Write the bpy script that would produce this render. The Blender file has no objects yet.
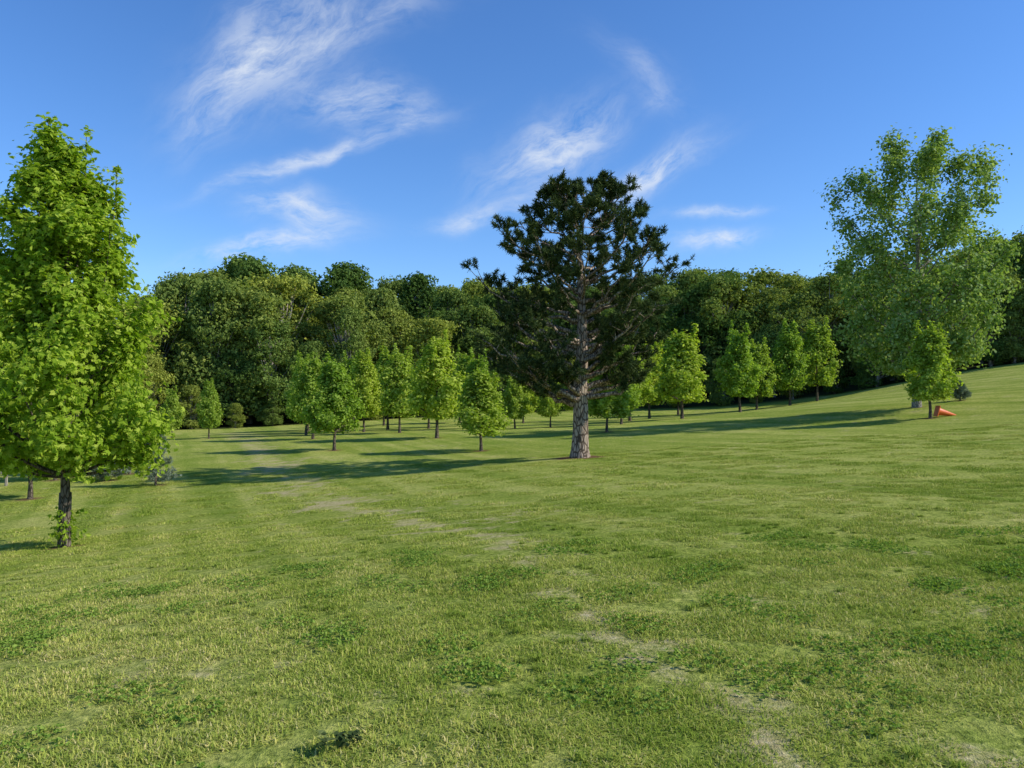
import bpy, bmesh, math, numpy as np
from mathutils import Vector
sc=bpy.context.scene
PI=math.pi
# ------------------------------------------------------------ helpers
def mesh_np(name,V,faces,mat=None,rnd=None,smooth=False):
    me=bpy.data.meshes.new(name)
    V=np.asarray(V,dtype=np.float32)
    me.vertices.add(len(V)); me.vertices.foreach_set('co',V.ravel())
    fl=[np.asarray(f) for f in faces if len(f)]
    loops=np.concatenate([f.ravel() for f in fl]).astype(np.int32)
    cnt=np.concatenate([np.full(len(f),f.shape[1]) for f in fl])
    st=np.concatenate([[0],np.cumsum(cnt)[:-1]]).astype(np.int32)
    me.loops.add(len(loops)); me.loops.foreach_set('vertex_index',loops)
    me.polygons.add(len(cnt)); me.polygons.foreach_set('loop_start',st)
    me.update(calc_edges=True)
    me.polygons.foreach_set('use_smooth',np.full(len(cnt),smooth))
    if rnd is not None:
        a=me.attributes.new('rnd','FLOAT','FACE'); a.data.foreach_set('value',np.asarray(rnd,dtype=np.float32))
    if mat: me.materials.append(mat)
    me.update()
    return me
def obj(name,me,parent=None,link=True,loc=None):
    o=bpy.data.objects.new(name,me)
    if link: sc.collection.objects.link(o)
    if parent: o.parent=parent
    if loc is not None: o.location=loc
    return o
def hsh(i,j,s):
    n=(i*374761393+j*668265263+s*1442695041)&0x7fffffff
    n=((n^(n>>13))*1274126177)&0x7fffffff
    return ((n^(n>>16))&0xffff)/65535.0
def vn(x,y,s=0):
    x=np.asarray(x,float);y=np.asarray(y,float)
    i=np.floor(x).astype(np.int64);j=np.floor(y).astype(np.int64)
    u=x-i;v=y-j;u=u*u*(3-2*u);v=v*v*(3-2*v)
    return (hsh(i,j,s)*(1-u)+hsh(i+1,j,s)*u)*(1-v)+(hsh(i,j+1,s)*(1-u)+hsh(i+1,j+1,s)*u)*v
def fbm(x,y,s=0,o=4):
    r=0;a=.5;t=0
    for k in range(o):
        r=r+a*vn(x*2**k,y*2**k,s+k);t+=a;a*=.55
    return r/t
# ------------------------------------------------------------ terrain
CP=np.array([(0,0,0),(0,-15,0.2),(-15,-10,-.8),(15,-10,.8),(0,3.3,0),(-2.2,3.3,-.03),(2.2,3.3,.03),(0,8,-.06),
(-8.36,14.4,-1.15),(2.45,27.7,-.46),(-12.7,27,-1.4),(-24.3,55,-1.1),(-1.4,35,-.72),(-4.4,45,-.55),(-1.8,90,.2),
(28,75,1.3),(21.5,41,1.2),(19.7,36,.75),(23.3,35,1.2),(43,65,4.5),(38.8,68,3.8),(32.6,70,2.4),(10,15,.15),
(-27.5,75,-1.3),(-20,30,-1.5),(-80,100,-1),(-60,60,-2),(0,150,6),(-80,160,4),(80,130,14),(0,300,20),(-300,300,20),
(300,300,40),(300,0,20),(-300,0,-10),(0,-300,0),(-300,-300,-10),(300,-300,10),(60,30,6.5),(30,0,2),(-30,0,-2)],float)
def phi(r): return r*r*np.log(r+1e-9)
n=len(CP); D=np.hypot(CP[:,None,0]-CP[None,:,0],CP[:,None,1]-CP[None,:,1])
A=np.zeros((n+3,n+3));A[:n,:n]=phi(D)+np.eye(n)*2.0
A[:n,n]=1;A[:n,n+1:]=CP[:,:2];A[n,:n]=1;A[n+1:,:n]=CP[:,:2].T
W=np.linalg.solve(A,np.concatenate([CP[:,2],[0,0,0]]))
def H(x,y):
    x=np.clip(np.asarray(x,float),-300,300);y=np.clip(np.asarray(y,float),-300,300)
    r=W[n]+W[n+1]*x+W[n+2]*y
    for k in range(n): r=r+W[k]*phi(np.hypot(x-CP[k,0],y-CP[k,1]))
    return r+0.06*(fbm(x*.25,y*.25,11,3)-.5)+.02*(fbm(x*1.3,y*1.3,12,2)-.5)
H0=float(H(0,0))
def hz(x,y): return float(H(x,y))
TR=np.array([(1.6,2.0),(1.0,4.6),(.7,6.6),(-.3,10),(-1.2,12.5),(-2.6,15),(-4.6,19),(-8,27),(-13,40),(-22,62)],float)
def track(x,y):
    d=np.full(np.shape(x),1e9)
    for a,b in zip(TR[:-1],TR[1:]):
        ab=b-a;t=np.clip(((x-a[0])*ab[0]+(y-a[1])*ab[1])/(ab@ab),0,1)
        d=np.minimum(d,np.hypot(x-a[0]-t*ab[0],y-a[1]-t*ab[1]))
    return d
TREEBASES=[]
SPOTS=[(.75,6.4,.8,.45),(.95,4.7,.22,.35),(-1.0,12.3,1.3,1.3),(-.1,13.4,.9,.9),(-2.9,15.5,1.0,1.0),(-4.6,19,1.0,2.0),(2.15,3.45,.3,.25),(3.9,6.3,.4,.4),(-6.8,24,1.2,2.6),(-9.5,31,1.3,3.5)]
def bare(x,y):
    d=track(x,y)
    w=np.exp(-(d/(.35+.022*y))**2)*.64
    for (a,b,sx,sy) in SPOTS: w=np.maximum(w,np.exp(-((x-a)/sx)**2-((y-b)/sy)**2)*.86)
    nz=fbm(x*4.2,y*4.2,3,6)*.75+fbm(x*.9,y*.9,43,3)*.25
    return np.clip(w*.9+(nz-.5)*2.6-.33,0,.85)
# ------------------------------------------------------------ materials
def newmat(name):
    m=bpy.data.materials.new(name);m.use_nodes=True
    nt=m.node_tree;nt.nodes.clear()
    return m,nt,nt.nodes,nt.links
def nd(N,t,**k):
    x=N.new(t)
    for a,b in k.items(): setattr(x,a,b)
    return x
def ramp(N,pts):
    r=N.new('ShaderNodeValToRGB');e=r.color_ramp.elements
    while len(e)<len(pts): e.new(.5)
    for q,(p,c) in zip(e,pts): q.position=p;q.color=(*c,1)
    return r
def mul(N,L,a,b,fac=1.0,bt='MULTIPLY'):
    m=nd(N,'ShaderNodeMix',data_type='RGBA',blend_type=bt);m.inputs[0].default_value=fac
    for i,v in ((6,a),(7,b)):
        if isinstance(v,tuple): m.inputs[i].default_value=(*v,1)
        else: L.new(v,m.inputs[i])
    return m.outputs[2]
def upnormal(N,L,k):
    g=N.new('ShaderNodeNewGeometry');s=nd(N,'ShaderNodeVectorMath',operation='SCALE');s.inputs['Scale'].default_value=1-k;L.new(g.outputs['Normal'],s.inputs[0])
    a=nd(N,'ShaderNodeVectorMath',operation='ADD');a.inputs[1].default_value=(0,0,k);L.new(s.outputs[0],a.inputs[0])
    q=nd(N,'ShaderNodeVectorMath',operation='NORMALIZE');L.new(a.outputs[0],q.inputs[0]);return q.outputs[0]
def leafmat(name,c1,c2,c3,trans=.35,tcol=None,objrnd=None,up=0):
    m,nt,N,L=newmat(name)
    at=nd(N,'ShaderNodeAttribute',attribute_name='rnd')
    cr=ramp(N,[(0,c1),(.55,c2),(1,c3)]);L.new(at.outputs['Fac'],cr.inputs[0])
    col=cr.outputs[0]
    if objrnd:
        oi=N.new('ShaderNodeObjectInfo');r2=ramp(N,objrnd);L.new(oi.outputs['Random'],r2.inputs[0]);col=mul(N,L,col,r2.outputs[0])
    d=N.new('ShaderNodeBsdfDiffuse');t=N.new('ShaderNodeBsdfTranslucent');L.new(col,d.inputs[0])
    L.new(mul(N,L,col,tcol or (1.4,1.5,.5)),t.inputs[0])
    s=N.new('ShaderNodeMixShader');s.inputs[0].default_value=trans;L.new(d.outputs[0],s.inputs[1]);L.new(t.outputs[0],s.inputs[2])
    o=N.new('ShaderNodeOutputMaterial');L.new(s.outputs[0],o.inputs[0])
    return m
def barkmat(name,c1,c2,scale=9,zs=.25,bump=.6):
    m,nt,N,L=newmat(name)
    tc=N.new('ShaderNodeTexCoord');mp=N.new('ShaderNodeMapping');mp.inputs['Scale'].default_value=(1,1,zs)
    L.new(tc.outputs['Object'],mp.inputs[0])
    nz=N.new('ShaderNodeTexNoise');nz.inputs['Scale'].default_value=scale;nz.inputs['Detail'].default_value=6;nz.inputs['Roughness'].default_value=.65
    L.new(mp.outputs[0],nz.inputs[0])
    vo=nd(N,'ShaderNodeTexVoronoi',feature='DISTANCE_TO_EDGE');vo.inputs['Scale'].default_value=scale*1.4;L.new(mp.outputs[0],vo.inputs[0])
    mr=N.new('ShaderNodeMapRange');mr.inputs[2].default_value=.16;L.new(vo.outputs[0],mr.inputs[0])
    mu=nd(N,'ShaderNodeMath',operation='MULTIPLY');L.new(mr.outputs[0],mu.inputs[0]);L.new(nz.outputs[0],mu.inputs[1])
    cr=ramp(N,[(.1,c1),(.62,c2)]);L.new(mu.outputs[0],cr.inputs[0])
    b=N.new('ShaderNodeBump');b.inputs['Strength'].default_value=bump;b.inputs['Distance'].default_value=.04;L.new(mu.outputs[0],b.inputs['Height'])
    p=N.new('ShaderNodeBsdfDiffuse')
    L.new(cr.outputs[0],p.inputs['Color']);L.new(b.outputs[0],p.inputs['Normal'])
    o=N.new('ShaderNodeOutputMaterial');L.new(p.outputs[0],o.inputs[0]);return m
def grasscolor(N,L):
    g=N.new('ShaderNodeNewGeometry')
    def noise(sc_,det=4,off=0,xs=1,ys=1,rot=0,ro=.62):
        mp=N.new('ShaderNodeMapping');mp.inputs['Location'].default_value=(off,off*.7,0);mp.inputs['Scale'].default_value=(xs,ys,.0)
        src=g.outputs['Position']
        if rot:
            m0=N.new('ShaderNodeMapping');m0.inputs['Rotation'].default_value=(0,0,rot);L.new(src,m0.inputs[0]);src=m0.outputs[0]
        L.new(src,mp.inputs[0])
        z=N.new('ShaderNodeTexNoise');z.inputs['Scale'].default_value=sc_;z.inputs['Detail'].default_value=det;z.inputs['Roughness'].default_value=ro
        L.new(mp.outputs[0],z.inputs[0]);return z.outputs[0]
    a=ramp(N,[(.3,(.25,.320,.052)),(.5,(.325,.375,.074)),(.7,(.42,.43,.115))]);L.new(noise(.5,6,0,ro=.68),a.inputs[0])
    b=ramp(N,[(.30,(.56,.66,.50)),(.5,(1,1,1)),(.68,(1.30,1.18,1.35))]);L.new(noise(5.2,6,13,ro=.74),b.inputs[0])
    c=ramp(N,[(.40,(.78,.86,.74)),(.5,(1,1,1)),(.60,(1.18,1.12,1.3))]);L.new(noise(.75,2,37,1,.04,-.42),c.inputs[0])
    return mul(N,L,mul(N,L,a.outputs[0],b.outputs[0]),c.outputs[0]),noise
def groundmat():
    m,nt,N,L=newmat('turf_ground');col,noise=grasscolor(N,L)
    fine=noise(15,5,5,ro=.75)
    r=ramp(N,[(.3,(.24,.28,.22)),(.5,(.80,.82,.78)),(.68,(1.5,1.38,1.45))]);L.new(fine,r.inputs[0])
    c1=mul(N,L,col,r.outputs[0],.9)
    soil=ramp(N,[(.3,(.26,.20,.09)),(.5,(.48,.39,.20)),(.7,(.70,.60,.38))]);L.new(noise(14,5,21,ro=.75),soil.inputs[0])
    at=nd(N,'ShaderNodeAttribute',attribute_name='bare')
    ad=nd(N,'ShaderNodeMath',operation='ADD');L.new(at.outputs['Fac'],ad.inputs[0])
    sb=nd(N,'ShaderNodeMath',operation='MULTIPLY_ADD');sb.inputs[1].default_value=2.4;sb.inputs[2].default_value=-1.2;L.new(fine,sb.inputs[0]);L.new(sb.outputs[0],ad.inputs[1])
    mr=N.new('ShaderNodeMapRange');mr.inputs[1].default_value=.0;mr.inputs[2].default_value=.7;mr.inputs[4].default_value=.85;L.new(ad.outputs[0],mr.inputs[0])
    gt=nd(N,'ShaderNodeMapRange');gt.inputs[1].default_value=.0;gt.inputs[2].default_value=.2;L.new(at.outputs['Fac'],gt.inputs[0])
    gm=nd(N,'ShaderNodeMath',operation='MULTIPLY');L.new(mr.outputs[0],gm.inputs[0]);L.new(gt.outputs[0],gm.inputs[1])
    def mix(f,a,b):
        q=nd(N,'ShaderNodeMix',data_type='RGBA');L.new(f,q.inputs[0]);L.new(a,q.inputs[6])
        if isinstance(b,tuple): q.inputs[7].default_value=(*b,1)
        else: L.new(b,q.inputs[7])
        return q.outputs[2]
    c2=mix(gm.outputs[0],c1,soil.outputs[0])
    c3=mix(nd(N,'ShaderNodeAttribute',attribute_name='mulch').outputs['Fac'],c2,(.17,.095,.055))
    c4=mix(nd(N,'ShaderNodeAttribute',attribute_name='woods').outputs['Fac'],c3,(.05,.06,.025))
    p=N.new('ShaderNodeBsdfDiffuse');L.new(c4,p.inputs['Color'])
    bu=N.new('ShaderNodeBump');bu.inputs['Strength'].default_value=.9;bu.inputs['Distance'].default_value=.06;L.new(fine,bu.inputs['Height']);L.new(bu.outputs[0],p.inputs['Normal'])
    o=N.new('ShaderNodeOutputMaterial');L.new(p.outputs[0],o.inputs[0]);return m
def blademat():
    m,nt,N,L=newmat('grass_blades');col,noise=grasscolor(N,L)
    at=nd(N,'ShaderNodeAttribute',attribute_name='rnd')
    r=ramp(N,[(0,(.70,.82,.6)),(.45,(1.0,1.04,.85)),(.75,(1.25,1.22,1.05)),(.86,(1.45,1.22,1.5)),(1,(1.75,1.4,2.6))]);L.new(at.outputs['Fac'],r.inputs[0])
    c=mul(N,L,col,r.outputs[0])
    d=N.new('ShaderNodeBsdfDiffuse');t=N.new('ShaderNodeBsdfTranslucent');L.new(c,d.inputs[0]);L.new(upnormal(N,L,.5),d.inputs['Normal'])
    L.new(mul(N,L,c,(1.15,1.25,.6)),t.inputs[0])
    s=N.new('ShaderNodeMixShader');s.inputs[0].default_value=.25;L.new(d.outputs[0],s.inputs[1]);L.new(t.outputs[0],s.inputs[2])
    o=N.new('ShaderNodeOutputMaterial');L.new(s.outputs[0],o.inputs[0]);return m
def plain(name,c,rough=.6):
    m,nt,N,L=newmat(name);p=N.new('ShaderNodeBsdfPrincipled');p.inputs['Roughness'].default_value=rough
    z=N.new('ShaderNodeTexNoise');z.inputs['Scale'].default_value=14;cr=ramp(N,[(.3,tuple(v*.75 for v in c)),(.7,tuple(min(1,v*1.15) for v in c))])
    L.new(z.outputs[0],cr.inputs[0]);L.new(cr.outputs[0],p.inputs['Base Color'])
    o=N.new('ShaderNodeOutputMaterial');L.new(p.outputs[0],o.inputs[0]);return m
# ------------------------------------------------------------ foliage & wood primitives
LEAF=np.array([(0,-.5,0),(.3,-.15,.05),(.24,.2,.03),(0,.5,-.06),(-.24,.2,.03),(-.3,-.15,.05)])
MAPLE=np.array([(0,-.42,0),(.5,-.12,-.05),(.22,.05,.03),(.36,.34,-.04),(.12,.2,.02),(0,.58,-.07),(-.12,.2,.02),(-.36,.34,-.04),(-.22,.05,.03),(-.5,-.12,-.05)])
CLUMP=np.array([(-.1,-.5,.05),(.42,-.3,-.08),(.3,.1,.1),(.45,.4,0),(-.05,.3,-.1),(-.4,.45,.06),(-.3,0,-.06),(-.5,-.25,.08)])
def leaves(C,Nm,S,tpl,r):
    k=len(C);Nm=Nm/(np.linalg.norm(Nm,axis=1,keepdims=True)+1e-9)
    a=r.normal(size=(k,3));T=np.cross(Nm,a);T/=np.linalg.norm(T,axis=1,keepdims=True)+1e-9
    B=np.cross(Nm,T)
    V=C[:,None]+S[:,None,None]*(tpl[None,:,0,None]*T[:,None]+tpl[None,:,1,None]*B[:,None]+tpl[None,:,2,None]*Nm[:,None]*1.6)
    F=np.arange(k*len(tpl)).reshape(k,len(tpl))
    return V.reshape(-1,3),F
class Wood:
    def __init__(s): s.V=[];s.F=[];s.n=0
    def tube(s,P,Rd,k=6):
        P=np.asarray(P,float);Rd=np.asarray(Rd,float);m=len(P)
        T=np.gradient(P,axis=0);T/=np.linalg.norm(T,axis=1,keepdims=True)+1e-9
        ref=np.array([1.,0,0]) if abs(T[0,0])<.8 else np.array([0,1.,0])
        U=np.cross(T,ref);U/=np.linalg.norm(U,axis=1,keepdims=True)+1e-9;Wv=np.cross(T,U)
        a=np.arange(k)*2*PI/k
        V=P[:,None]+Rd[:,None,None]*(np.cos(a)[None,:,None]*U[:,None]+np.sin(a)[None,:,None]*Wv[:,None])
        i=np.arange(m-1)[:,None]*k+np.arange(k)[None];j=np.arange(m-1)[:,None]*k+(np.arange(k)+1)[None]%k
        F=np.stack([i,j,j+k,i+k],-1).reshape(-1,4)+s.n
        s.V.append(V.reshape(-1,3));s.F.append(F);s.n+=m*k
    def mesh(s,name,mat): return mesh_np(name,np.concatenate(s.V),[np.concatenate(s.F)],mat,smooth=True)
def bez(a,b,c,m):
    t=np.linspace(0,1,m)[:,None];return (1-t)**2*a+2*t*(1-t)*b+t*t*c
def unit(v): return v/(np.linalg.norm(v)+1e-9)
def broadleaf(r,h,cb,prof,nprim,rise=.6,cs=.3,ls=.12,lpc=60,nsec=7,r0=.1,tpl=LEAF,spires=(),upb=.6,lean=(0,0),vz=1.0,droop=0,spr=.52,upw=.6):
    w=Wood()
    zz=np.linspace(0,h*.93,9);wob=np.cumsum(r.normal(0,h*.006,(9,2)),axis=0);wob[0]=0;wob[1]*=.3
    LP=np.column_stack([wob[:,0]+lean[0]*zz/h,wob[:,1]+lean[1]*zz/h,zz])
    LR=r0*(1-zz/(h*.93))**.8+.012;LR[0]*=1.35
    w.tube(LP,LR,10)
    C=[];
    def at(z): return np.array([np.interp(z,zz,LP[:,0]),np.interp(z,zz,LP[:,1]),z])
    def cluster(p,s,cnt,ax=None):
        q=r.normal(size=(cnt,3))*s;q[:,2]*=vz;C.append(np.column_stack([p+q,np.tile(p,(cnt,1))]))
    az=r.uniform(0,6.28)
    for i in range(nprim):
        t=(i+r.uniform(.1,.9))/nprim;az+=2.4+r.normal(0,.3)
        rad=prof(t)*r.uniform(.72,1.1);ze=cb+t*(h-cb)+r.normal(0,.02*h)
        zs=max(cb*.85,min(ze-rad*rise,h*.88));s0=at(zs);e=at(min(ze,h*.93))*[1,1,0]+[math.cos(az)*rad,math.sin(az)*rad,ze-droop*rad]
        mid=s0*.5+e*.5+np.array([math.cos(az)*rad*.15,math.sin(az)*rad*.15,-rad*.12])
        P=bez(s0,mid,e,8);br=max(.012,np.interp(zs,zz,LR)*.5);w.tube(P,np.linspace(br,.006,8),5)
        for k in range(nsec):
            s=r.uniform(.25,1)**.8;j=min(6,int(s*7));p=P[j]+(P[j+1]-P[j])*(s*7-j)
            d=unit(r.normal(size=3)+np.array([math.cos(az)*.6,math.sin(az)*.6,upb]));l=rad*r.uniform(.18,.42)*(1.15-s*.5)
            q=p+d*l;w.tube(bez(p,p*.5+q*.5+[0,0,-.05*l],q,4),np.linspace(br*.4+.004,.004,4),3)
            cluster(q,cs*r.uniform(.6,1.1),int(lpc*r.uniform(.6,1.3)));cluster(p*.5+q*.5,cs*.6,int(lpc*.35))
        cluster(P[-1],cs*.7,int(lpc*.8))
    for (dx,dy,zt) in spires:
        z0=zt*.55;s0=at(z0);e=np.array([dx,dy,zt]);P=bez(s0,np.array([dx,dy,z0+.35*(zt-z0)]),e,8);w.tube(P,np.linspace(r0*.35,.006,8),5)
        for k in range(24):
            s=(k+.5)/24;j=min(6,int(s*7));p=P[j]+(P[j+1]-P[j])*(s*7-j)
            rr=(1-s)*spr+.04;q=p+np.append(r.normal(size=2)*rr*.6,r.uniform(0,.15));cluster(q,cs*(.28+.5*(1-s)),int(lpc*(.3+.35*(1-s))))
    C=np.concatenate(C)
    P=C[:,:3];keep=P[:,2]>cb*.8;C=C[keep];P=P[keep]
    out=P-np.array([0,0,cb+.35*(h-cb)]);out/=np.linalg.norm(out,axis=1,keepdims=True)
    Nm=r.normal(size=P.shape)*.7+out*.6+(P-C[:,3:])/cs*.35+np.array([0,0,upw])
    S=ls*r.uniform(.6,1.3,len(P))
    V,F=leaves(P,Nm,S,tpl,r)
    return w,V,F
def place(name,w,V,F,bark,leaf,x,y,r,extra=(),rot=0,dz=.04):
    e=obj(name,None);e.location=(x,y,hz(x,y)-dz);e.rotation_euler[2]=rot
    obj('trunk_and_branches',w if isinstance(w,bpy.types.Mesh) else w.mesh(name+'_wood',bark),e)
    obj('foliage',V if isinstance(V,bpy.types.Mesh) else mesh_np(name+'_leaves',V,[F],leaf,rnd=r.random(len(F))),e)
    TREEBASES.append((x,y));return e
# ------------------------------------------------------------ near trees
bk_maple=barkmat('maple_bark',(.05,.04,.03),(.20,.165,.12),14,.3)
bk_pine=barkmat('pine_bark',(.09,.065,.045),(.48,.38,.28),7,.35,1.)
bk_grey=barkmat('grey_bark',(.14,.125,.10),(.42,.38,.31),10,.3)
rowr=[(0,(.80,.90,.85)),(.5,(1,1,1)),(1,(1.25,1.15,1.0))]
lf_maple=leafmat('maple_leaves',(.17,.27,.022),(.28,.39,.035),(.44,.52,.08),.42)
lf_row=leafmat('row_leaves',(.20,.29,.035),(.31,.41,.06),(.46,.53,.13),.42,objrnd=rowr)
lf_cot=leafmat('cottonwood_leaves',(.14,.23,.045),(.23,.33,.085),(.42,.50,.22),.36,(1.3,1.35,.5))
lf_pine=leafmat('pine_needles',(.030,.052,.018),(.055,.082,.027),(.15,.18,.06),.10,(1.2,1.3,.7))
lf_spruce=leafmat('spruce_needles',(.15,.19,.12),(.22,.27,.18),(.30,.35,.25),.1,(1.1,1.2,.9))
forr=[(0,(.46,.60,.52)),(.25,(.76,.88,.76)),(.6,(1.05,1.03,.93)),(.85,(1.36,1.22,.93)),(1,(1.8,1.5,1.05))]
lf_for=leafmat('forest_leaves',(.12,.17,.042),(.18,.24,.060),(.29,.355,.10),.28,(1.4,1.45,.6),objrnd=forr)
r=np.random.default_rng(3)
pr=lambda xs,ys:(lambda t:float(np.interp(t,xs,ys)))
w,V,F=broadleaf(r,7.5,1.6,pr([0,.1,.35,.6,.8,1],[1.2,1.5,1.45,1.15,.75,.2]),60,.9,.18,.12,54,8,.08,MAPLE,
  spires=[(-1.0,.1,7.0),(-.4,0,8.1),(.38,-.1,7.75),(.80,.2,7.15),(0,.7,7.2),(-.2,-.6,6.8),(1.0,-.4,6.0),(-1.2,-.3,6.0)],upb=1.0,spr=.44)
mt=place('maple_tree',w,V,F,bk_maple,lf_maple,-8.36,14.4,r)
q=r.normal(size=(260,3))*[.12,.12,.22]+[.02,-.02,.35];V,F=leaves(q,r.normal(size=q.shape),.1*r.uniform(.6,1.2,260),MAPLE,r)
obj('base_shoots',mesh_np('shoots',V,[F],lf_maple,rnd=r.random(260)),mt)
gw=Wood();gw.tube([(0,0,.05),(.0,0,.6),(0.01,0,1.05)],[.115,.11,.105],12);obj('trunk_guard',gw.mesh('guard',plain('black_guard',(.02,.02,.022))),mt)
# cottonwood
r=np.random.default_rng(16)
w,V,F=broadleaf(r,14.1,2.3,pr([0,.15,.3,.5,.7,.88,1],[2.6,3.4,3.3,3.9,4.1,3.3,1.3]),50,.9,.37,.20,70,8,.18,LEAF,upb=.7,upw=.45)
place('cottonwood_tree',w,V,F,bk_grey,lf_cot,21.6,41,r)
# pine
def pine(r):
    w=Wood();tips=[]
    zz=np.array([0,.35,1,1.8,2.4,4,6,8,9.4]);LP=np.column_stack([[0,0,.02,.03,.0,.1,.05,-.05,-.15],np.zeros(9),zz])
    LR=np.array([.40,.32,.285,.27,.265,.20,.13,.06,.02]);w.tube(LP,LR,14)
    rz=[2.4,2.9,3.6,4.4,6,7.6,8.6,9.3,9.9];rr=[1.4,2.4,3.2,3.6,3.5,3.15,2.7,2.1,1.0]
    az=.3;N=84
    for i in range(N):
        ze=2.7+(i+r.random())/N*7.35;az+=2.4+r.normal(0,.3);rad=float(np.interp(ze,rz,rr))*r.uniform(.62,1.12)
        if math.cos(az)>.5 and 3<ze<6.3: rad*=.80
        zs=max(1.95+.3*r.random(),ze-rad*r.uniform(.3,.6));zs=min(zs,9.1)
        s0=np.array([np.interp(zs,zz,LP[:,0]),0,zs]);d=np.array([math.cos(az),math.sin(az),0]);e=d*rad+[0,0,ze]
        P=bez(s0,s0*.4+e*.6-[0,0,.18*rad],e,9)+np.vstack([np.zeros(3),r.normal(0,.05,(8,3))]);b=float(np.interp(zs,zz,LR))*.42+.01
        w.tube(P,np.linspace(b,.016,9),6);tips.append((P[-1],unit(P[-1]-P[-2])))
        for k in range(12):
            s=r.uniform(.42,1.0);j=min(7,int(s*8));p=P[j]+(P[j+1]-P[j])*(s*8-j)
            dd=unit(unit(P[-1]-P[0])*.7+r.normal(size=3)*[.8,.8,.45]+[0,0,.45]);l=rad*r.uniform(.12,.28)*(1.2-.5*s)+.12;q=p+dd*l
            w.tube(bez(p,p*.5+q*.5-[0,0,.04],q,4),np.linspace(.018,.008,4),3);tips.append((q,dd))
            for u in range(5):
                d3=unit(dd+r.normal(size=3)*.6+[0,0,.35]);q2=p+(q-p)*r.uniform(.5,1.1)+d3*r.uniform(.08,.24);tips.append((q2,d3))
    T=np.array([t[0] for t in tips]);Dn=np.array([t[1] for t in tips]);k=24
    c=np.repeat(T,k,0);dn=np.repeat(Dn,k,0);m=len(c)
    c=c-dn*r.uniform(0,.16,(m,1))
    dir=dn*.65+r.normal(size=(m,3))*.6;dir/=np.linalg.norm(dir,axis=1,keepdims=True);L_=r.uniform(.11,.19,(m,1))
    sd=np.cross(dir,r.normal(size=(m,3)));sd/=np.linalg.norm(sd,axis=1,keepdims=True)
    V=np.stack([c-sd*.014,c+sd*.014,c+dir*L_+sd*.006,c+dir*L_-sd*.006],1).reshape(-1,3);F=np.arange(m*4).reshape(-1,4)
    return w,V,F
r=np.random.default_rng(21);w,V,F=pine(r);place('pine_tree',w,V,F,bk_pine,lf_pine,2.45,27.7,r)
# row trees
vars_=[]
for s in range(6):
    r=np.random.default_rng(40+s)
    p=[pr([0,.2,.5,.8,1],[.75,1.05,.9,.45,.1]),pr([0,.25,.6,.85,1],[.85,1.1,.8,.4,.1]),pr([0,.3,.6,.85,1],[.7,1.0,.9,.5,.15])][s%3]
    sp=[(r.normal(0,.38),r.normal(0,.38),4.9+r.uniform(-.9,.3)) for _ in range(5)]
    w,V,F=broadleaf(r,4.5,1.15,p,30,1.05,.17,.15,42,5,.055,LEAF,spires=sp,upb=1.1,spr=.38)
    vars_.append((w.mesh('row_wood',bk_maple),mesh_np('row_leaves',V,[F],lf_row,rnd=r.random(len(F)))))
rr_=np.random.default_rng(5)
ROW=[(-8.9,38.5,4.75,1.15),(-14.2,53,5.4,1.1),(-10.8,56,5.8,1.05),(-9.7,60,6.4,1.1),(-4.3,44,6.0,1.15),(-6.5,60,6.0,1.1),(-1.4,35,3.9,1.35),
(.2,52,3.7,1.15),(2.6,52,4,1.0),(5.3,43,4.3,1.25),(9.2,60,6.2,1.2),(11.8,66,6.6,1.1),(12.4,56,6.7,1.2),(19,64,7.0,1.1),(25.7,71,7.6,1.05),(28.6,72,7.6,1.05),
(-15.2,24.3,4.6,1.1),(-17.5,29.5,4.2,1.0),(-15.4,31,4.0,.9),(-24.3,55,3.6,.95),(-20.5,52,3.9,.95),(19.6,36,4.5,1.1),(-12,72,6.2,1.2),(-5,74,6,1.2),(6,70,5,1.2),(1,68,4.8,1.2),(16,74,6,1.2),(22.3,70,6.4,1.1),
(-17,64,6.2,1.1),(-2.5,56,5.4,1.15),(-15.5,58,5.8,1.05),(-3.8,64,6.2,1.1),(7.4,52,5,1.15),(-13.6,66,6.5,1.1),(-12.3,47.5,5.2,1.1),(-7.6,52,5.6,1.1)]
for i,(x,y,h,wf) in enumerate(ROW):
    a,b=vars_[(i*5+1)%6];e=place('young_shade_tree',a,b,None,None,None,x,y,rr_,rot=rr_.uniform(0,6.28));s=h/4.9
    e.scale=(s*wf,s*wf,s)
def spruce(r,h,rad):
    w=Wood();w.tube([(0,0,0),(0,0,h*.5),(0,0,h)],[.04,.03,.008],7);C=[];Dd=[]
    for i in range(60):
        t=(i+r.random())/60;az=r.uniform(0,6.28);z=.1+t*(h-.1);l=rad*(1-t)**.8*r.uniform(.75,1.1)+.05
        e=np.array([math.cos(az)*l,math.sin(az)*l,z+l*.35]);P=bez(np.array([0,0,z]),np.array([math.cos(az)*l*.5,math.sin(az)*l*.5,z]),e,4);w.tube(P,np.linspace(.012,.004,4),3)
        for k in range(26):
            s=r.uniform(.2,1);C.append(np.array([0,0,z])*(1-s)+e*s+r.normal(0,.035,3));Dd.append(unit(e-[0,0,z]))
    C=np.repeat(np.array(C),7,0);dn=np.repeat(np.array(Dd),7,0);m=len(C);dr=dn*.5+r.normal(size=(m,3))*.7;dr/=np.linalg.norm(dr,axis=1,keepdims=True)
    sd=np.cross(dr,r.normal(size=(m,3)));sd/=np.linalg.norm(sd,axis=1,keepdims=True)
    V=np.stack([C-sd*.01,C+sd*.01,C+dr*.1+sd*.003,C+dr*.1-sd*.003],1).reshape(-1,3);return w,V,np.arange(m*4).reshape(-1,4)
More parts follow.
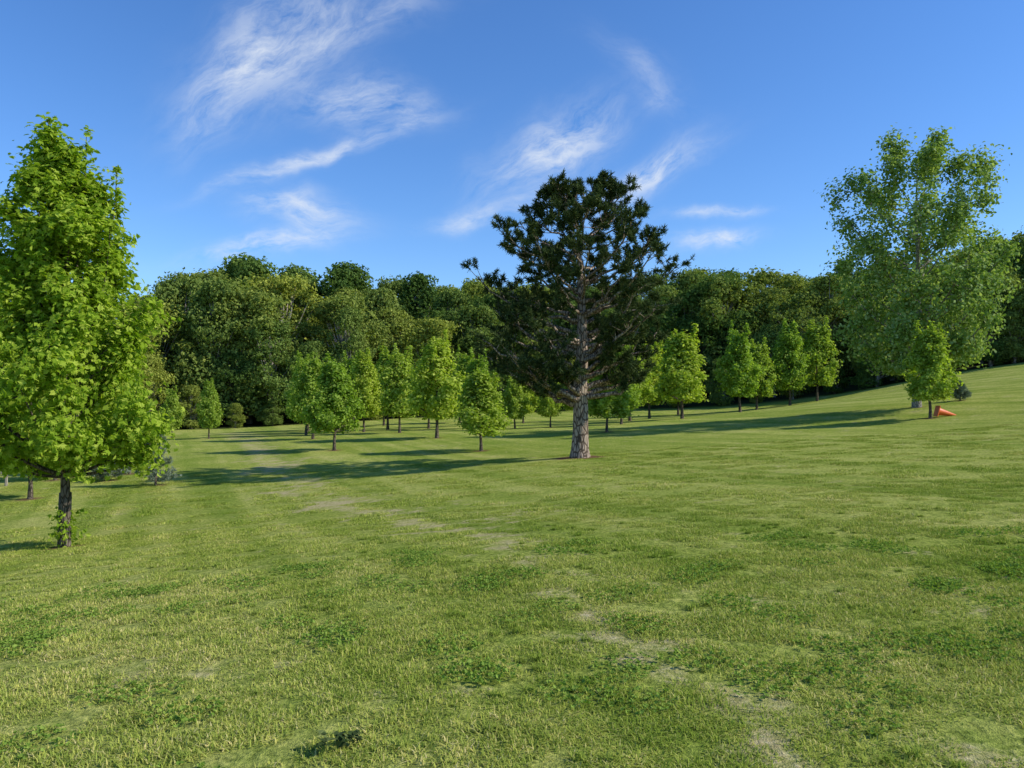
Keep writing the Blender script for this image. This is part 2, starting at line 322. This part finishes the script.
for (x,y,h,rd) in [(-12.5,27,2.1,.75),(-15.2,29,1.0,.7),(24.5,42,1.0,.5)]:
    w,V,F=spruce(r,h,rd);place('small_spruce_tree',w,V,F,bk_maple,lf_spruce,x,y,r)
# ------------------------------------------------------------ GN instancer
def instancer(name,P,rot,scl,idx,sources):
    col=bpy.data.collections.new(name+'_sources')
    for i,(nm,parts) in enumerate(sources):
        o=bpy.data.objects.new('%s_%02d'%(nm,i),parts);col.objects.link(o)
    order=sorted(range(len(sources)),key=lambda i:'%s_%02d'%(sources[i][0],i));inv={s:k for k,s in enumerate(order)}
    idx=[inv[int(i)] for i in idx]
    me=bpy.data.meshes.new(name);me.vertices.add(len(P));me.vertices.foreach_set('co',np.asarray(P,np.float32).ravel())
    a=me.attributes.new('rot','FLOAT_VECTOR','POINT');a.data.foreach_set('vector',np.asarray(rot,np.float32).ravel())
    a=me.attributes.new('scl','FLOAT_VECTOR','POINT');a.data.foreach_set('vector',np.asarray(scl,np.float32).ravel())
    a=me.attributes.new('idx','INT','POINT');a.data.foreach_set('value',np.asarray(idx,np.int32))
    o=obj(name,me);ng=bpy.data.node_groups.new(name+'_gn','GeometryNodeTree')
    ng.interface.new_socket('Geometry',in_out='INPUT',socket_type='NodeSocketGeometry');ng.interface.new_socket('Geometry',in_out='OUTPUT',socket_type='NodeSocketGeometry')
    N=ng.nodes;L=ng.links;gi=N.new('NodeGroupInput');go=N.new('NodeGroupOutput')
    ci=N.new('GeometryNodeCollectionInfo');ci.inputs[0].default_value=col;ci.inputs['Separate Children'].default_value=True;ci.inputs['Reset Children'].default_value=True
    ip=N.new('GeometryNodeInstanceOnPoints');ip.inputs['Pick Instance'].default_value=True
    def na(nm,ty):
        x=N.new('GeometryNodeInputNamedAttribute');x.data_type=ty;x.inputs[0].default_value=nm;return x.outputs[0]
    er=N.new('FunctionNodeEulerToRotation')
    L.new(gi.outputs[0],ip.inputs['Points']);L.new(ci.outputs[0],ip.inputs['Instance']);L.new(na('idx','INT'),ip.inputs['Instance Index'])
    L.new(na('rot','FLOAT_VECTOR'),er.inputs[0]);L.new(er.outputs[0],ip.inputs['Rotation']);L.new(na('scl','FLOAT_VECTOR'),ip.inputs['Scale'])
    L.new(ip.outputs[0],go.inputs[0])
    md=o.modifiers.new('scatter','NODES');md.node_group=ng;return o
# ------------------------------------------------------------ distant woods
def foresttree(r,cbf,wf,nl,dens):
    Wt=Wood();Wt.tube([(0,0,-.03),(0.01,0,.3),(0,.01,.8)],[.022,.016,.004],6)
    C=[];Nn=[]
    for i in range(nl):
        t=r.random()**.8;z=cbf+t*(1-cbf);env=wf*(math.sin(PI*min(1,.16+.84*t))**.55)
        az=r.uniform(0,6.28);rad=env*r.uniform(.35,1.0);lr=r.uniform(.045,.11)*(1.15-.35*t);z=min(z,.97-lr*.6)
        c=np.array([math.cos(az)*rad,math.sin(az)*rad,z])
        Wt.tube(bez(np.array([0,0,z*.55]),np.array([c[0]*.5,c[1]*.5,z*.72]),c,4),[.008,.006,.004,.002],3)
        k=int(dens*(lr/.09)**2);d=r.normal(size=(k,3));d/=np.linalg.norm(d,axis=1,keepdims=True)
        wob=1+.25*np.sin(d[:,:1]*5+i)+.2*np.sin(d[:,1:2]*7+2*i)
        C.append(c+d*lr*wob*r.uniform(.7,1.25,(k,1))*[1,1,.8]);Nn.append(d)
    C=np.concatenate(C);Nn=np.concatenate(Nn);Nm=Nn+r.normal(size=C.shape)*.5+[0,0,.3]
    V,F=leaves(C,Nm,.020*r.uniform(.5,1.35,len(C)),CLUMP,r)
    wv=np.concatenate(Wt.V);wf_=np.concatenate(Wt.F)
    me=mesh_np('forest_tree',np.concatenate([V,wv]),[F,wf_+len(V)],lf_for,rnd=np.concatenate([r.random(len(F)),np.zeros(len(wf_))]))
    me.materials.append(bk_grey)
    mi=np.concatenate([np.zeros(len(F)),np.ones(len(wf_))]).astype(np.int32);me.polygons.foreach_set('material_index',mi);return me
rf=np.random.default_rng(77)
FS=[('forest_tree',foresttree(rf,cb,wf,nl,340)) for cb,wf,nl in [(.12,.30,52),(.2,.33,56),(.1,.26,50),(.16,.36,60),(.06,.24,52),(.25,.30,46),(.3,.38,50)]]
edge=np.array([(-120,45),(-90,60),(-62,70),(-42,78),(-28,82),(-12,90),(10,92),(28,84),(36,78),(44,73),(56,66),(80,52),(110,35)],float)
seg=np.hypot(*np.diff(edge,axis=0).T);cum=np.concatenate([[0],np.cumsum(seg)])
SKX=[-.9,-.47,-.45,-.37,-.28,-.2,-.14,-.06,0,.1,.17,.23,.27,.32,.42,.5,.58,.64,.75,1.2]
SKY_=[285,284,260,252,264,264,273,281,284,284,278,261,253,263,257,260,239,225,214,205]
FP=[];FR=[];FSc=[];FI=[]
def fadd(x,y,h,wfac,ii):
    FP.append((x,y,hz(x,y)-.2));FR.append((0,0,rf.uniform(0,6.28)));FSc.append((h*wfac,h*wfac,h));FI.append(ii)
for row,(off,sp,hf) in enumerate([(0,5.0,.72),(6,5.6,.86),(13,6,.97),(22,7,.99),(33,8,.97),(46,9,.97)]):
    s=0
    while s<cum[-1]:
        x=np.interp(s,cum,edge[:,0])+rf.normal(0,1.2);y=np.interp(s,cum,edge[:,1])+off+rf.normal(0,1.8);s+=sp*rf.uniform(.6,1.4)
        yt=np.interp(x/y,SKX,SKY_);h=(1.6+(400-yt)/768*y-hz(x,y))*hf*rf.uniform(.82,1.05)
        if row==0: h*=rf.uniform(.6,1.05)
        fadd(x,y,max(6,h),rf.uniform(.8,1.25),rf.integers(0,7))
s=0
while s<cum[-1]:
    x=np.interp(s,cum,edge[:,0])+rf.normal(0,.6);y=np.interp(s,cum,edge[:,1])-3.0+rf.normal(0,.6);s+=rf.uniform(2.2,5.5)
    fadd(x,y,rf.uniform(2.0,6.0),rf.uniform(1.0,1.7),rf.choice([0,2,4]))
instancer('distant_forest',FP,FR,FSc,FI,FS)
# ------------------------------------------------------------ posts
pm=barkmat('weathered_wood',(.15,.13,.10),(.42,.38,.31),20,.1)
for x,y,h in [(-18.4,28,1.15),(-21.2,32,1.15),(-16.6,24.6,1.0)]:
    w=Wood();w.tube([(0,0,-.2),(0.01,0,h*.5),(0.02,0,h),(0.02,0,h+.02)],[.055,.05,.048,.01],8);o=obj('wooden_post',w.mesh('post',pm));o.location=(x,y,hz(x,y))
# ------------------------------------------------------------ ground sheet
def axis(c0,c1,st,g,lo,hi):
    a=list(np.arange(c0,c1,st));s=st;x=c0;l=[]
    while x>lo: s*=g;x-=s;l.append(x)
    s=st;x=a[-1];u=[]
    while x<hi: s*=g;x+=s;u.append(x)
    return np.array(l[::-1]+a+u)
X=axis(-6,6,.07,1.02,-700,700);Y=axis(2,16,.08,1.018,-300,700)
gx,gy=np.meshgrid(X,Y);gz=H(gx.ravel(),gy.ravel());nx=len(X);ny=len(Y)
i=(np.arange(ny-1)[:,None]*nx+np.arange(nx-1)[None]).ravel()
me=mesh_np('ground',np.column_stack([gx.ravel(),gy.ravel(),gz]),[np.stack([i,i+1,i+1+nx,i+nx],-1)],groundmat(),smooth=True)
fx=gx.ravel();fy=gy.ravel();ba=bare(fx,fy)
def mulch(x,y):
    m_=np.zeros(np.shape(x))
    for k,(a,b) in enumerate(TREEBASES):
        rr=1.05 if (abs(a-2.45)<.1) else .5
        m_=np.maximum(m_,np.clip((rr-np.hypot(x-a,(y-b)))*3+.6*(vn(x*4,y*4,6)-.5),0,1))
    return m_
mulc=mulch(fx,fy)
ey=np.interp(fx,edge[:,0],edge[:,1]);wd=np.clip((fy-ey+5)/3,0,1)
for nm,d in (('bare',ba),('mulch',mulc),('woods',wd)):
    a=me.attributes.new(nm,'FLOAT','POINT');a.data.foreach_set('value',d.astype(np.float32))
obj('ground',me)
# ------------------------------------------------------------ grass
bm_=blademat()
def blades(r,k,rad,hmin,hmax,wd,bend=.6):
    a=r.uniform(0,6.28,k);q=rad*np.sqrt(r.random(k))*(1-.3*r.random(k));x=np.cos(a)*q;y=np.sin(a)*q
    h=r.uniform(hmin,hmax,k);az=r.uniform(0,6.28,k);ln=r.uniform(.1,bend,k)+ (r.random(k)<.3)*1.2
    dx=np.cos(az);dy=np.sin(az);sx=-dy*wd*r.uniform(.6,1.3,k);sy=dx*wd*r.uniform(.6,1.3,k)
    o=lambda s,z,ww:np.stack([x+dx*h*ln*s+sx*ww,y+dy*h*ln*s+sy*ww,z*h/np.sqrt(1+ln**2*.9)],-1)
    V=np.stack([o(0,-.1,-.5),o(0,-.1,.5),o(.3,.6,.42),o(.3,.6,-.42),o(1,1,.05),o(1,1,-.05)],1)
    b=np.arange(k)[:,None]*6
    F=np.concatenate([b+np.array([[0,1,2,3]]),b+np.array([[3,2,4,5]])])
    rn=r.random(k);return V.reshape(-1,3),F,np.concatenate([rn,rn])
rg=np.random.default_rng(9);SRC=[]
for s in range(4):
    V,F,rn=blades(rg,300,.19,.012,.034,.0060,1.6);SRC.append(('turf_tuft',mesh_np('tuft',V,[F],bm_,rnd=rn)))
for s in range(2):
    V,F,rn=blades(rg,70,.05,.025,.055,.006,1.2);SRC.append(('tall_tuft',mesh_np('tuft',V,[F],bm_,rnd=rn*.4)))
lf_clover=leafmat('clover_leaves',(.14,.23,.035),(.20,.30,.05),(.28,.37,.07),.25,None)
CL=np.array([(math.cos(t)*.5,math.sin(t)*.5,.05*math.cos(3*t)) for t in np.linspace(0,2*PI,7)[:-1]])
for s in range(2):
    k=60;a=rg.uniform(0,6.28,k);q=.2*np.sqrt(rg.random(k));c=np.stack([np.cos(a)*q,np.sin(a)*q,rg.uniform(.012,.034,k)],-1)
    c=np.repeat(c,3,0);b=np.tile([0,2.09,4.19],k)+np.repeat(rg.uniform(0,6.28,k),3);c[:,0]+=np.cos(b)*.009;c[:,1]+=np.sin(b)*.009
    V,F=leaves(c,rg.normal(size=c.shape)*.45+[0,0,1],np.full(len(c),.016)*rg.uniform(.8,1.4,len(c)),CL,rg)
    SRC.append(('clover',mesh_np('clover',V,[F],lf_clover,rnd=rg.random(len(F)))))
for s in range(2):
    V,F,rn=blades(rg,420,.42,.02,.048,.012,1.4);SRC.append(('turf_far',mesh_np('tuft',V,[F],bm_,rnd=rn)))
def wedge(y0,y1,dens,side=.70):
    area=side*(y1**2-y0**2)+1.6*(y1-y0);k=int(area*dens)
    y=np.sqrt(rg.uniform(y0**2,y1**2,k));x=rg.uniform(-1,1,k)*(side*y+.8);return x,y
P=[];RO=[];SC=[];ID=[]
def addg(x,y,ids,s0,s1,kk=1.8):
    b=np.maximum(bare(x,y)*kk,mulch(x,y)*1.2);keep=rg.random(len(x))>np.minimum(b,.93)
    x=x[keep];y=y[keep];z=H(x,y);e=.2;gxx=(H(x+e,y)-z)/e;gyy=(H(x,y+e)-z)/e
    rz=rg.uniform(0,6.28,len(x));lx=gxx*np.cos(rz)+gyy*np.sin(rz);ly=-gxx*np.sin(rz)+gyy*np.cos(rz)
    P.append(np.stack([x,y,z],-1));RO.append(np.stack([np.arctan(ly),-np.arctan(lx),rz],-1))
    s=rg.uniform(s0,s1,len(x))*(.5+1.0*fbm(x*1.9,y*1.9,17,4));SC.append(np.stack([s**.3,s**.3,s],-1));ID.append(np.array(ids)[rg.integers(0,len(ids),len(x))])
x,y=wedge(2.2,8,26);addg(x,y,[0,1,2,3],.75,1.3)
x,y=wedge(8,15,10);addg(x,y,[0,1,2,3],.9,1.4)
x,y=wedge(13,30,1.4);addg(x,y,[8,9],.7,1.2)
x,y=wedge(2.2,11,8.0);k=fbm(x*2.1,y*2.1,51,3)>.5;addg(x[k],y[k],[4,5],.6,1.0,1)
x,y=wedge(2.2,9,8);k=fbm(x*2.0,y*2.0,61,4)>.56;addg(x[k],y[k],[6,7],.8,1.4,1)
instancer('grass',np.concatenate(P),np.concatenate(RO),np.concatenate(SC),np.concatenate(ID),SRC)
print('grass inst',sum(map(len,P)))
# small broadleaf weed
for (wx,wy,ws) in [(-.83,3.56,1.0),(-.74,3.62,.7)]:
    k=26;az_=rg.uniform(0,6.28,k);C=np.stack([np.cos(az_)*.05,np.sin(az_)*.05,rg.uniform(.02,.08,k)],-1)*ws
    V,F=leaves(C,np.stack([-np.cos(az_)*.6,-np.sin(az_)*.6,np.ones(k)],-1)+rg.normal(size=(k,3))*.3,.05*ws*rg.uniform(.7,1.2,k),LEAF,rg)
    o=obj('weed_plant',mesh_np('weed',V,[F],lf_pine,rnd=rg.random(k)*.9+.1));o.location=(wx,wy,hz(wx,wy))
# ------------------------------------------------------------ fallen orange cone
def cone():
    w=Wood();w.tube([(0,0,.03),(0,0,.06),(0,0,.7),(0,0,.72)],[.17,.15,.035,.001],20)
    m_or=plain('orange_plastic',(.75,.14,.02),.45);m_me=w.mesh('cone_body',m_or)
    e=obj('traffic_cone',None);obj('body',m_me,e)
    s=.21;V=[(-s,-s,0),(s,-s,0),(s,s,0),(-s,s,0),(-s*.93,-s*.93,.035),(s*.93,-s*.93,.035),(s*.93,s*.93,.035),(-s*.93,s*.93,.035)]
    obj('base_plate',mesh_np('plate',V,[np.array([(3,2,1,0),(4,5,6,7),(0,1,5,4),(1,2,6,5),(2,3,7,6),(3,0,4,7)])],m_or),e)
    return e
e=cone();e.location=(20.0,36.2,hz(20.0,36.2)+.30);e.rotation_euler=(0,math.radians(104),math.radians(-8));e.scale=(1.25,1.25,1.25)
# ------------------------------------------------------------ sky
EL=math.radians(35.5);ce=math.cos(EL);sd=Vector((ce*.991,-ce*.13,math.sin(EL))).normalized()
az=math.atan2(sd.x,sd.y)
wld=bpy.data.worlds.new('World');sc.world=wld;wld.use_nodes=True;nt=wld.node_tree;N=nt.nodes;L=nt.links;N.clear()
sk=N.new('ShaderNodeTexSky');sk.sky_type='NISHITA';sk.sun_disc=False;sk.sun_elevation=EL;sk.sun_rotation=az;sk.air_density=1.0;sk.dust_density=.15;sk.ozone_density=2.4
tc=N.new('ShaderNodeTexCoord');sx=N.new('ShaderNodeSeparateXYZ');L.new(tc.outputs['Generated'],sx.inputs[0])
def M(op,a,b=None,c=None,clamp=False):
    m=nd(N,'ShaderNodeMath',operation=op);m.use_clamp=clamp
    for i,v in enumerate((a,b,c)):
        if v is None: continue
        if isinstance(v,(int,float)): m.inputs[i].default_value=v
        else: L.new(v,m.inputs[i])
    return m.outputs[0]
yy=M('MAXIMUM',sx.outputs[1],.05);u=M('DIVIDE',sx.outputs[0],yy);v=M('DIVIDE',sx.outputs[2],yy)
cb=N.new('ShaderNodeCombineXYZ');L.new(u,cb.inputs[0]);L.new(v,cb.inputs[1])
wn=nd(N,'ShaderNodeTexNoise',noise_dimensions='2D');wn.inputs['Scale'].default_value=5.5;wn.inputs['Detail'].default_value=5;wn.inputs['Roughness'].default_value=.5;L.new(cb.outputs[0],wn.inputs[0])
va=nd(N,'ShaderNodeVectorMath',operation='MULTIPLY_ADD');L.new(wn.outputs['Color'],va.inputs[0]);va.inputs[1].default_value=(.09,.08,0);va.inputs[2].default_value=(-.045,-.04,0)
vb=nd(N,'ShaderNodeVectorMath',operation='ADD');L.new(va.outputs[0],vb.inputs[0]);L.new(cb.outputs[0],vb.inputs[1])
CLD=[(-.31,.46,.13,.05,38,.7),(-.20,.395,.085,.028,-8,.8),(-.37,.43,.09,.03,60,.45),(-.26,.32,.12,.013,20,.9),(-.30,.255,.045,.017,8,.9),(-.25,.235,.04,.024,-35,.9),(-.30,.20,.07,.014,10,.8),(-.18,.50,.10,.025,20,.4),
(-.34,.19,.10,.012,6,.5),(.045,.33,.085,.03,34,1.1),(.175,.295,.085,.022,28,1.15),(.17,.43,.07,.022,-35,.3),(-.05,.237,.06,.012,12,.7),(.27,.236,.06,.008,2,.8),(.26,.198,.05,.011,4,1.3),(.03,.27,.10,.010,14,.3),(.20,.40,.03,.012,10,.4)]
fam={}
def famnoise(deg):
    if deg not in fam:
        q=nd(N,'ShaderNodeMapping',vector_type='TEXTURE');q.inputs['Rotation'].default_value=(0,0,math.radians(deg));q.inputs['Scale'].default_value=(.09,.03,1);L.new(vb.outputs[0],q.inputs[0])
        z=nd(N,'ShaderNodeTexNoise',noise_dimensions='2D');z.inputs['Scale'].default_value=1.1;z.inputs['Detail'].default_value=9;z.inputs['Roughness'].default_value=.66;z.inputs['Distortion'].default_value=.1;L.new(q.outputs[0],z.inputs[0])
        fam[deg]=M('MULTIPLY_ADD',z.outputs[0],2.9,-.85,clamp=True)
    return fam[deg]
acc={}
for i,(a,b,rx,ry,an,st) in enumerate(CLD):
    t=math.radians(an);q=nd(N,'ShaderNodeMapping',vector_type='TEXTURE');q.inputs['Location'].default_value=(a,b,0);q.inputs['Rotation'].default_value=(0,0,t);q.inputs['Scale'].default_value=(rx,ry,1)
    L.new(vb.outputs[0],q.inputs[0])
    ln=nd(N,'ShaderNodeVectorMath',operation='DOT_PRODUCT');L.new(q.outputs[0],ln.inputs[0]);L.new(q.outputs[0],ln.inputs[1])
    g=M('MULTIPLY',M('POWER',2.718,M('MULTIPLY',ln.outputs['Value'],-1.1)),st)
    k=min((35,8,-25),key=lambda d:abs(d-an));acc[k]=g if k not in acc else M('ADD',acc[k],g)
tot=None
for k,g in acc.items():
    f=M('MULTIPLY',g,famnoise(k));tot=f if tot is None else M('ADD',tot,f)
tot=M('MULTIPLY',M('MINIMUM',tot,1.0),M('GREATER_THAN',sx.outputs[1],.06))
tot=M('MULTIPLY',tot,.78)
hv=N.new('ShaderNodeHueSaturation');hv.inputs['Saturation'].default_value=1.18;L.new(sk.outputs[0],hv.inputs['Color'])
sky=mul(N,L,hv.outputs[0],(1.03,1.22,1.54))
mx=nd(N,'ShaderNodeMix',data_type='RGBA');L.new(tot,mx.inputs[0]);L.new(sky,mx.inputs[6]);mx.inputs[7].default_value=(6.4,6.9,7.6,1)
bg=N.new('ShaderNodeBackground');bg.inputs[1].default_value=.125;L.new(mx.outputs[2],bg.inputs[0]);o=N.new('ShaderNodeOutputWorld');L.new(bg.outputs[0],o.inputs[0])
wld.cycles.sampling_method='MANUAL';wld.cycles.sample_map_resolution=512
sl=bpy.data.lights.new('sun','SUN');sl.energy=5;sl.angle=math.radians(.5);sl.color=(1,.95,.86);so=obj('sun',sl);so.rotation_euler=sd.to_track_quat('Z','Y').to_euler()
cam=bpy.data.cameras.new('camera');cam.sensor_width=36;cam.lens=27;cam.clip_end=3000;co=obj('camera',cam);co.location=(0,0,1.6+H0);co.rotation_euler=(math.radians(91.19),0,0);sc.camera=co
sc.view_settings.view_transform='Standard';sc.view_settings.look='None';sc.view_settings.exposure=0
print('verts H0',H0,nx*ny)
